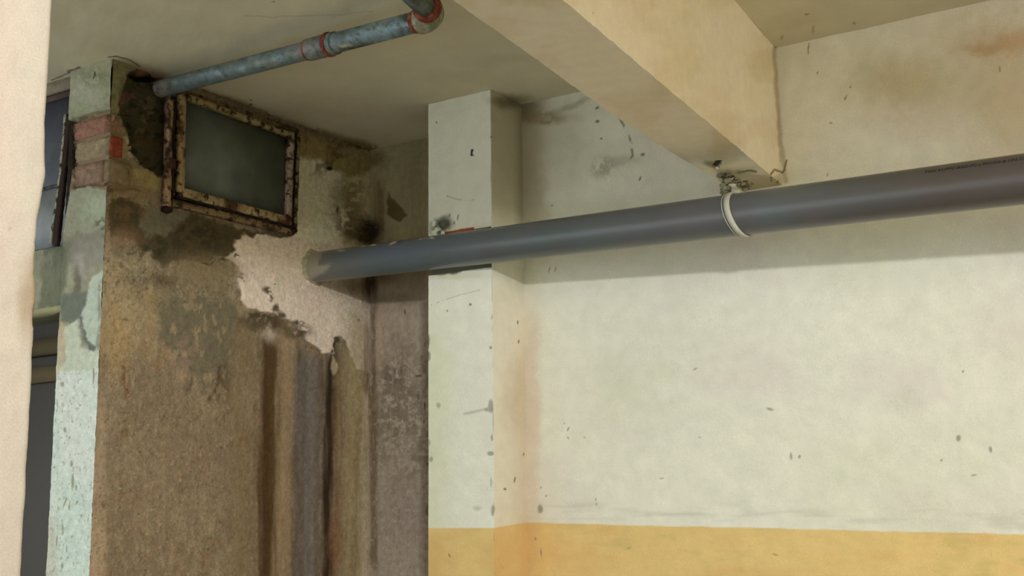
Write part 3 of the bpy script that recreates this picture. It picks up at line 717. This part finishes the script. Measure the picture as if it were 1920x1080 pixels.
# concrete beam across the ceiling
ZB = 2.40
BL0 = at(1340, 352, 2, ZB)[:2]; BL1 = at(860, 7, 2, ZB)[:2]; BR0 = at(1469, 349, 2, ZB)[:2]; BR1 = at(1055, 0, 2, ZB)[:2]
def ext(p, q, y): t = (y-p[1])/(q[1]-p[1]); return p+(q-p)*t
yb0 = -1.6
L_far = ext(BL0, BL1, YB+.01); L_near = ext(BL0, BL1, yb0); R_far = ext(BR0, BR1, YB+.01); R_near = ext(BR0, BR1, yb0)
def f_beam(P):
    p = Paint(P, (212, 202, 176), .80)
    p.mottle(120, 90, .04, 1); p.tint(70, 70, (198, 176, 146), .5, .7, .35, 2); p.tint(90, 60, (190, 178, 128), .5, .7, .35, 3)
    specks(p, [(1112, 24, 1.6, 2.5, 0)], (160, 140, 96))
    p.line([(1452, 90), (1456, 160), (1460, 230), (1466, 300)], 4, (150, 132, 94), .7, .8, 3)
    p.line([(1470, 305), (1466, 324), (1452, 318), (1446, 326)], 1.6, (98, 78, 46), .9, .5, 1.5)
    p.poly([(1334, 312), (1342, 302), (1354, 302), (1352, 310), (1344, 318)], (44, 30, 14), 1.5, 2, .95, -.01)
    p.blob(1330, 306, 12, 6, (112, 104, 54), .7, .7, 4)
    p.line([(1384, 325), (1400, 320), (1418, 321)], 2.2, (98, 82, 56), .8, .5, 2)
    p.poly([(1345, 318), (1395, 322), (1465, 330), (1470, 350), (1350, 372), (1345, 345)], (150, 140, 104), 4, 5, .6)
    for q in [(1385, 342, 14, 4, 20), (1393, 347, 9, 3, 0), (1408, 346, 6, 2.5, 0), (1402, 357, 8, 2.5, -10), (1362, 332, 8, 6, 0), (1375, 352, 4, 7, 0), (1447, 335, 2, 6, 20), (1456, 341, 4, 4, 0)]:
        p.blob(q[0], q[1], q[2], q[3], (88, 70, 46), .8, .5, 4, -.003, ang=q[4], brk=.06)
    p.h += (fbm(p.x/50, p.y/50, 5)-.5)*.0010
    return p.c, p.h
a = Acc()
yn0 = 1.5
Ln_, Rn_ = ext(BL0, BL1, yn0), ext(BR0, BR1, yn0)
def patch(A0, A1, B0, B1, nu, nv, fn):
    """ruled patch: A0->A1 along u at v=0, B0->B1 at v=1; edges worn"""
    u, v = np.meshgrid(np.linspace(0, 1, nu+1), np.linspace(0, 1, nv+1), indexing='ij'); u = u[..., None]; v = v[..., None]
    P = ((np.array(A0)*(1-u)+np.array(A1)*u)*(1-v)+(np.array(B0)*(1-u)+np.array(B1)*u)*v).reshape(-1, 3)
    N = np.cross(np.array(A1)-A0, np.array(B0)-A0); N /= np.linalg.norm(N)
    c, h = fn(P); P = P+N*h[:, None]
    return P, c
def v3(p, z): return np.array([p[0], p[1], z])
def wob(P):   # uneven arrises
    s = P[:, 1]; j = (fbm(s*16, s*0, 3)-.5)*.004+(fbm(s*70, s*0, 9, 3)-.5)*.003
    lowz = 1-sst(P[:, 2], ZB, ZB+.05)
    xl_ = L_far[0]+(L_near[0]-L_far[0])*(YB-s)/(YB-yb0); xr_ = R_far[0]+(R_near[0]-R_far[0])*(YB-s)/(YB-yb0)
    eg = np.exp(-np.minimum(np.abs(P[:, 0]-xl_), np.abs(P[:, 0]-xr_))/.006)*(1-sst(P[:, 2], ZB, ZB+.012))
    P[:, 2] += j*eg
    # broken lower left arris near the wall
    e = np.clip((s-2.45)/.75, 0, 1); left_ = 1-np.clip((P[:, 0]-(L_far[0]+(L_near[0]-L_far[0])*(YB-s)/(YB-yb0)))/.06, 0, 1)
    P[:, 2] += .030*e**1.5*left_*lowz
    P[:, 0] += ((fbm(s*22, s*0, 8)-.5)*.003+(fbm(s*80, s*0, 19, 3)-.5)*.003)*eg
    return P
nu_, nv_ = 620, 70
def addp(P, c, nu, nv):
    k = (np.arange(nu)[:, None]*(nv+1)+np.arange(nv)[None]).reshape(-1)
    a.add(P, np.stack([k, k+nv+1, k+nv+2, k+1], 1), np.clip(c, 0, .9))
P, c = patch(v3(Ln_, ZB), v3(L_far, ZB), v3(Rn_, ZB), v3(R_far, ZB), nu_, nv_, f_beam); addp(wob(P), c, nu_, nv_)
P, c = patch(v3(Rn_, ZB), v3(R_far, ZB), v3(Rn_, H), v3(R_far, H), nu_, 120, f_beam); addp(wob(P), c, nu_, 120)
P, c = patch(v3(L_far, ZB), v3(Ln_, ZB), v3(L_far, H), v3(Ln_, H), nu_, 40, f_beam); addp(wob(P), c, nu_, 40)
cb = lin(212, 202, 176)/.80
a.hexa([v3(L_near, ZB), v3(R_near, ZB), v3(Rn_, ZB), v3(Ln_, ZB), v3(L_near, H), v3(R_near, H), v3(Rn_, H), v3(Ln_, H)], cb)
struct(a.build('ceiling_beam', M_plaster, smooth=False))

a = Acc(); a.box((-1.1, .80, 2.43), (3.1, .98, H), lin(206, 190, 150)/.8); struct(a.build('unseen_shade_beam', M_plaster))  # added beam above the view, keeps lamp light off the upper walls

# ------------------------------------------------------------------ window_1: rusting steel hopper window high in the damp wall
XW = XL+.004
w1 = bpy.data.objects.new('window_1', None); COL.objects.link(w1); w1.location = (XL, 2.74, 2.40); w1['kind'] = 'structure'
def wp(x, y, dx=0.0): return at(x, y, 0, XW+dx)
def wcol(base, rust, amt, seed, bias=0.0):
    def f(t, u, v):
        n = fbm(np.array([t*5+seed*3.1]), np.array([u*1.5+v+seed]), seed, 4)[0] + bias
        a_ = float(sst(np.array([n]), .70-amt*.4, .85-amt*.4)[0])
        d = .9+.2*vn(np.array([t*60.]), np.array([u*6+v*3.]), seed)[0]
        return np.clip((lin(*base)*(1-a_)+lin(*rust)*a_)/.6*d, 0, .9)
    return f
steel = (150, 132, 104); rust = (52, 36, 24); yrust = (120, 84, 40)
def fr(name, p, q, w, d, col, dx=0.0):
    o = slat(name, wp(*p, dx), wp(*q, dx), w, d, None, col, M_frame); adopt(o, w1); return o
# fixed outer frame
fr('outer_frame', (313, 190), (308, 394), .018, .020, wcol((150, 120, 92), rust, .42, 3))
fr('outer_frame', (556, 250), (549, 438), .012, .014, wcol((128, 112, 88), rust, .40, 4))
fr('outer_frame', (318, 380), (546, 436), .022, .016, wcol((118, 100, 70), rust, .5, 5))
fr('outer_frame', (335, 172), (556, 247), .018, .010, wcol((104, 90, 56), rust, .40, 6))
# opening sash
s_up = fr('sash', (347, 184), (541, 255), .020, .020, wcol((136, 122, 86), (74, 60, 30), .36, 7), .004)
fr('sash', (336, 180), (333, 362), .024, .020, wcol((146, 124, 88), (60, 38, 20), .42, 8), .004)
fr('sash', (541, 250), (535, 418), .022, .020, wcol((150, 132, 112), rust, .12, 9), .004)
fr('sash', (330, 361), (538, 417), .030, .022, wcol((146, 128, 94), (70, 48, 28), .52, 10), .004)
# dark gaps where the sash meets the frame
dg = lambda t, u, v: np.array([.010, .006, .004])
fr('seal_gap', (323, 182), (319, 376), .010, .010, dg); fr('seal_gap', (322, 370), (546, 431), .006, .024, dg)
fr('seal_gap', (551, 250), (544, 436), .005, .012, dg)
fr('hinge', (313, 300), (312, 318), .022, .030, wcol((60, 34, 22), rust, .7, 11)); 
fr('hinge', (302, 392), (313, 396), .016, .026, wcol((40, 22, 16), (24, 12, 8), .7, 12))
fr('latch', (540, 424), (546, 438), .030, .020, wcol((50, 24, 16), (30, 14, 8), .7, 13))
b = Acc(); q = [wp(340, 183), wp(540, 254), wp(533, 416), wp(334, 358)]
q2 = [p - np.array([.012, 0, 0]) for p in q]; q1 = [p + np.array([.006, 0, 0]) for p in q]
b.hexa([q1[3], q1[2], q2[2], q2[3], q1[0], q1[1], q2[1], q2[0]], (1, 1, 1)); adopt(b.build('pane', M_pane), w1)

# ------------------------------------------------------------------ grey drain pipe
PA = at(588, 502, 0, XL); PB = at(1920, 335.5, 1, 2.93); dr = (PB-PA)/np.linalg.norm(PB-PA); R = .0555
def Rs(s): return .0505+.0062*s/2.3
pe = PB + dr*1.6
dp = thing('drain_pipe', tuple(PA), 'thick grey plastic drain pipe running across the wall and through the pilaster', 'pipe')
n = 360; pts = np.array([PA-dr*.05 + (pe-PA+dr*.05)*i/n for i in range(n+1)])
V, F = sweep(pts, [Rs(-.05+(np.linalg.norm(pe-PA)+.05)*i/n) for i in range(n+1)], 56)
def f_pipe(P):
    p = Paint(P, (78, 80, 80), .7)
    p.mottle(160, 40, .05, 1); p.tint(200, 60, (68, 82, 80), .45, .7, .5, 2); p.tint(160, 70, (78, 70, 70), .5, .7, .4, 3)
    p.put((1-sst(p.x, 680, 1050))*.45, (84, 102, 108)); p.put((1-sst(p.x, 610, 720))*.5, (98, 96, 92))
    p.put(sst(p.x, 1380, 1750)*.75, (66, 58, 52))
    # mortar smears where it leaves the wall
    p.poly([(560, 460), (604, 462), (606, 474), (598, 486), (592, 505), (575, 535), (560, 530)], (134, 130, 112), 2, 4, .9)
    p.poly([(572, 520), (590, 500), (622, 495), (612, 510), (590, 522), (576, 530)], (138, 134, 120), 2, 4, .85)
    for q in [(616, 467, 12, 1.2, -4), (636, 464, 7, 1.2, -5), (662, 462, 6, 1.2, -20), (682, 460, 7, 2.2, -15), (700, 458, 5, 2, 0), (737, 455, 7, 1.6, -30), (788, 449, 2, 1.6, 0), (797, 448, 1.5, 1.2, 0), (808, 446, 4, 1.5, -8), (640, 470, 6, 1.2, 0)]:
        p.blob(q[0], q[1], q[2], q[3], (198, 184, 156), .95, .4, 1.5, ang=q[4])
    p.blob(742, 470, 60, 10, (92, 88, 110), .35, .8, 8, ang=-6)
    return np.clip(p.c, .01, .8)
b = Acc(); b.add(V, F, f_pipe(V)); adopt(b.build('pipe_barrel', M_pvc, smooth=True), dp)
# ring of mortar round the root
ring = []
for i in range(9):
    t = i/8; ring.append((PA+dr*(-.004+.022*t), Rs(0)+.010*math.cos(t*math.pi/2)+.001))
V, F = sweep([r_[0] for r_ in ring], [r_[1] for r_ in ring], 48)
V = V + (np.stack([vn(V[:, 1]*90, V[:, 2]*90, 31), vn(V[:, 1]*90, V[:, 2]*90, 32), vn(V[:, 1]*90, V[:, 2]*90, 33)], 1)-.5)*.010
b = Acc(); b.add(V, F, lin(150, 140, 116)/.6); o = b.build('mortar_collar', M_clod, smooth=True); adopt(o, dp); o['label'] = 'pale mortar smeared round the pipe where it enters the wall'
# printed line of small letters along the top of the pipe
def pipe_text(txt, xpix, ypix, size, sx=1.0):
    cu = bpy.data.curves.new('t', 'FONT'); cu.body = txt; cu.size = size; cu.resolution_u = 2; cu.offset = size*.012
    to = bpy.data.objects.new('t', cu); COL.objects.link(to); bpy.context.view_layer.update()
    me = bpy.data.meshes.new_from_object(to.evaluated_get(bpy.context.evaluated_depsgraph_get()))
    bpy.data.objects.remove(to)
    # start point: nearest hit of the ray on the barrel
    d = ray(xpix, ypix); o_ = CAM - PA; dd = d - dr*(d @ dr); oo = o_ - dr*(o_ @ dr)
    A_ = dd @ dd; B_ = 2*dd @ oo; C_ = oo @ oo - R*R; disc = max(0, B_*B_-4*A_*C_)
    t = (-B_-math.sqrt(disc))/(2*A_); hit = CAM+d*t; s0 = (hit-PA) @ dr; nrm = hit-PA-dr*s0; nrm /= np.linalg.norm(nrm)
    tan = np.cross(nrm, dr); tan *= np.sign(tan[2]) if tan[2] else 1
    ax = PA + dr*s0
    for v in me.vertices:
        x, y = v.co.x*sx, v.co.y; th = y/R
        q = ax + dr*x + (nrm*math.cos(th)+tan*math.sin(th))*(Rs(s0+x)+.0004)
        v.co = q
    return me
mes = pipe_text('TNG KUPFC-BAD-PC-( PN10/0 & UN-TAG', 1733, 325.5, .0125, 1.04)
o = bpy.data.objects.new('printed_text', mes); mes.materials.append(M_ink); COL.objects.link(o); adopt(o, dp); o['label'] = 'small dark printed line along the pipe'

# hanger strap holding the pipe to the beam
hk = at(1365, 362, 1, 2.93); hk = np.array(hk)
d = ray(1385, 405); s_h = None
def hit_pipe(x, y):
    d = ray(x, y); o_ = CAM-PA; dd = d-dr*(d @ dr); oo = o_-dr*(o_ @ dr)
    A_ = dd @ dd; B_ = 2*dd @ oo; C_ = oo @ oo - R*R; disc = max(0, B_*B_-4*A_*C_)
    t = (-B_-math.sqrt(disc))/(2*A_); h = CAM+d*t; return (h-PA) @ dr, h
s1, h1 = hit_pipe(1366, 366); s2, h2 = hit_pipe(1400, 443); sm, hm = hit_pipe(1374, 410)
hs = thing('pipe_strap', tuple(h1+np.array([0, 0, .06])), 'cream strap looped under the grey drain pipe and fixed to the beam end', 'strap')
e1 = np.cross(dr, [0, 0, 1.0]); e1 /= np.linalg.norm(e1)   # roughly towards the camera side or the wall
if e1[1] > 0: e1 = -e1
e2 = np.cross(e1, dr); e2 *= np.sign(e2[2])
def strap_pts(off, r_):
    out = []
    for i in range(61):
        th = math.radians(100 - i*4.6)   # from the top, down the room side, under, and up behind
        c, s = math.cos(th), math.sin(th)
        # the loop leans: its underside sits further along the pipe
        t = (1-s)/2
        ss = s1 + (s2-s1)*t**1.25 + off
        out.append(PA+dr*ss+(e1*c+e2*s)*(r_-R+Rs(ss)))
    return out
def band(ptsf, w, th, name, matl, parent, col=(1, 1, 1)):
    A_ = np.array(ptsf(-w/2, R+.0008)); B_ = np.array(ptsf(w/2, R+.0008)); C_ = np.array(ptsf(w/2, R+.0008+th)); D_ = np.array(ptsf(-w/2, R+.0008+th))
    n = len(A_); V = np.concatenate([A_, B_, C_, D_]); F = []
    for i in range(n-1):
        for (p, q) in ((0, 1), (1, 2), (2, 3), (3, 0)): F.append((p*n+i, p*n+i+1, q*n+i+1, q*n+i))
    F += [(0, n, 2*n, 3*n), (n-1, 4*n-1, 3*n-1, 2*n-1)]
    b = Acc(); b.add(V, F, col); o = b.build(name, matl); adopt(o, parent); return o
band(strap_pts, .016, .004, 'loop', M_strap, hs)
band(lambda o_, r_: strap_pts(o_-.0145, r_), .0022, .002, 'loop_edge', M_strap, hs)
top = h1 + np.array([0, 0, .0]); anc = at(1352, 318, 2, ZB-.0)
def tail(p, q, w, t, name, matl, parent):
    p = np.array(p); q = np.array(q); V = []; m_ = 14
    for i in range(m_+1):
        f = i/m_; c = p*(1-f)+q*f + np.array([.004*math.sin(f*5), 0, 0]); W_ = w*(1+.3*math.sin(f*7))
        for (a_, b_) in ((-1, -1), (1, -1), (1, 1), (-1, 1)): V.append(c+rt*a_*W_/2+fw*b_*t/2)
    F = []
    for i in range(m_):
        for j in range(4): F.append((i*4+j, i*4+(j+1) % 4, (i+1)*4+(j+1) % 4, (i+1)*4+j))
    F += [(0, 3, 2, 1), (m_*4, m_*4+1, m_*4+2, m_*4+3)]
    b = Acc(); b.add(V, F, (1, 1, 1)); o = b.build(name, matl); adopt(o, parent); return o
tp = np.array(strap_pts(0, R+.003)[1])
tail(tp, [tp[0]-.016, tp[1]+.03, tp[2]+.036], .020, .004, 'hanger_tail', M_strap, hs)
# lumps of loose mortar about the anchor
def clod(p, r, col, parent, name='mortar_lump'):
    V = []; F = []; nu_, nv_ = 8, 6
    for i in range(nv_+1):
        ph = math.pi*i/nv_
        for j in range(nu_):
            th = 2*math.pi*j/nu_; rr = r*(1+rb.uniform(-.28, .28) if 0 < i < nv_ else 1)
            V.append(np.array(p)+rr*np.array([math.sin(ph)*math.cos(th)*1.2, math.sin(ph)*math.sin(th), math.cos(ph)*.8]))
    for i in range(nv_):
        for j in range(nu_): F.append((i*nu_+j, (i+1)*nu_+j, (i+1)*nu_+(j+1) % nu_, i*nu_+(j+1) % nu_))
    b = Acc(); b.add(V, F, np.array(lin(*col)/.65)); o = b.build(name, M_clod, smooth=True); adopt(o, parent); return o
lump = Acc()
def clod(p, r, col):
    V = []; F = []; nu_, nv_ = 7, 5; q = np.array([rb.uniform(.7, 1.5), rb.uniform(.7, 1.3), rb.uniform(.5, 1.0)]); a_ = rb.uniform(0, 3)
    for i in range(nv_+1):
        ph = math.pi*i/nv_
        for j in range(nu_):
            th = 2*math.pi*j/nu_; rr = r*(1+rb.uniform(-.35, .35) if 0 < i < nv_ else 1)
            V.append(np.array(p)+rr*q*np.array([math.sin(ph)*math.cos(th+a_), math.sin(ph)*math.sin(th+a_), math.cos(ph)]))
    for i in range(nv_):
        for j in range(nu_): F.append((i*nu_+j, (i+1)*nu_+j, (i+1)*nu_+(j+1) % nu_, i*nu_+(j+1) % nu_))
    lump.add(V, F, np.array(lin(*col)/.72))
for (x, y, r_, c_) in [(1344, 315, .007, (196, 188, 168)), (1372, 334, .006, (200, 194, 172)), (1384, 346, .005, (190, 182, 156))]: clod(at(x, y, 2, ZB-.002), r_, c_)
for k in range(70):
    t = rb.random(); x = 1348+t*55+rb.uniform(-8, 8); y = 326+t*26+rb.uniform(-9, 9)
    if y > 343: p = at(x, y, 1, 3.10+rb.uniform(-.02, .02))
    else: p = at(x, y, 2, ZB+.001)
    cc = rb.choice([(132, 124, 98), (120, 112, 86), (146, 138, 114), (104, 92, 66), (134, 134, 104), (84, 70, 48)])
    clod(p, rb.uniform(.0035, .0085), cc)
for k in range(26):
    clod(at(rb.uniform(1355, 1380), rb.uniform(338, 366), 1, 3.08), rb.uniform(.005, .010), rb.choice([(128, 130, 100), (140, 138, 108), (118, 114, 84)]))
o = lump.build('loose_mortar', M_clod); adopt(o, hs); o['kind'] = 'stuff'; o['label'] = 'crumbled grey mortar about the strap fixing'

# ------------------------------------------------------------------ galvanised pipe under the ceiling
G1 = at(303, 166, 0, XL); G2 = CAM+ray(792, 38)*3.20
gd = (G2-G1)/np.linalg.norm(G2-G1)
GL = np.linalg.norm(G2-G1)
gp = thing('galvanised_pipe', tuple(G1), 'blue-grey galvanised pipe with red sealed joints hung under the ceiling', 'pipe')
def gx(x):   # distance along the pipe where it crosses image column x
    lo, hi = -.1, GL+.2
    for _ in range(40):
        mi = (lo+hi)/2; xx, _y = proj((G1+gd*mi)[None]); 
        if xx[0] < x: lo = mi
        else: hi = mi
    return (lo+hi)/2
def f_galv(P):
    p = Paint(P, (86, 98, 98), .62)
    p.tint(22, 16, (86, 98, 96), .45, .65, .8, 1); p.tint(14, 9, (112, 128, 130), .55, .7, .6, 2); p.tint(50, 20, (104, 104, 86), .55, .7, .6, 3)
    p.put(sst(p.x, 630, 700)*(1-sst(p.x, 720, 790))*.4, (120, 142, 150)); p.tint(12, 10, (60, 60, 48), .5, .62, .8, 4, sst(p.x, 632, 640)*(1-sst(p.x, 670, 700)))
    p.tint(9, 8, (44, 44, 34), .48, .6, .9, 5, sst(p.x, 740, 765)); p.blob(668, 92, 40, 6, (48, 44, 32), .8, .6, 4, ang=-14, brk=.1); p.blob(650, 86, 14, 3, (170, 164, 138), .7, .5, 3, brk=.08)
    p.put((1-sst(p.x, 300, 322)), (132, 122, 122)); p.blob(560, 88, 30, 12, (116, 106, 108), .5, .8, 6)
    p.tint(8, 8, (70, 72, 62), .6, .72, .7, 6)
    return np.clip(p.c, .01, .8)
def gtube(name, s0, s1_, r, matl=M_galv, fn=f_galv, n=None, col=None, bulge=0.0):
    n = n or max(6, int((s1_-s0)/.005))
    pts = [G1+gd*(s0+(s1_-s0)*i/n) for i in range(n+1)]
    rad = [r+bulge*math.sin(math.pi*i/n)**.5 for i in range(n+1)]
    V, F = sweep(pts, rad, 36); b = Acc(); b.add(V, F, fn(V) if col is None else col)
    o = b.build(name, matl, smooth=True); adopt(o, gp); return o
r1 = .0255
gtube('pipe_length', -.03, gx(600), r1)
gtube('pipe_length', gx(600), gx(792), r1*1.06)
gtube('coupling', gx(582), gx(630), r1*1.2, n=20)
def f_red(P):
    p = Paint(P, (118, 62, 44), .55); p.tint(9, 9, (84, 24, 18), .4, .6, .8, 2); p.tint(7, 7, (120, 96, 80), .62, .72, .6, 3); return np.clip(p.c, .01, .8)
gtube('red_seal', gx(614), gx(622), r1*1.22, M_rust, f_red, 8, bulge=.0025)
gtube('red_seal', gx(577), gx(584), r1*1.06, M_rust, f_red, 6, bulge=.003)
gtube('red_seal', gx(777), gx(792), r1*1.10, M_rust, f_red, 8, bulge=.002)
# elbow: turns towards the room side and up out of view
g0 = G1+gd*gx(790); re = .050
out = np.array([.30, -1.0, .02]); out -= gd*(out @ gd)*.25; out /= np.linalg.norm(out)
pts = [g0-gd*.004]; 
for i in range(0, 19):
    th = math.radians(i*5.0); pts.append(g0+gd*re*math.sin(th)+out*re*(1-math.cos(th)))
V, F = sweep(pts, [r1*1.34]*len(pts), 36)
def f_elb(P):
    p = Paint(P, (122, 116, 96), .60); p.tint(14, 14, (78, 92, 62), .4, .6, .7, 2); p.put(sst(p.x, 826, 842)*.7, (84, 100, 66)); p.tint(8, 8, (150, 142, 124), .58, .7, .6, 3); return np.clip(p.c, .01, .8)
b = Acc(); b.add(V, F, f_elb(V)); o = b.build('elbow', M_galv, smooth=True); adopt(o, gp); o['label'] = 'greenish painted elbow joint'
e0 = np.array(pts[-1]); ed = out
V, F = sweep([e0+ed*(-.006), e0+ed*.0, e0+ed*.012, e0+ed*.016], [r1*1.36, r1*1.44, r1*1.44, r1*1.08], 36); b = Acc(); b.add(V, F, f_red(V)); adopt(b.build('red_seal', M_rust, smooth=True), gp)
V, F = sweep([e0+ed*(t*.05) for t in range(16)], r1*1.04, 36); b = Acc(); b.add(V, F, f_galv(V)*.9); adopt(b.build('pipe_length', M_galv, smooth=True), gp)
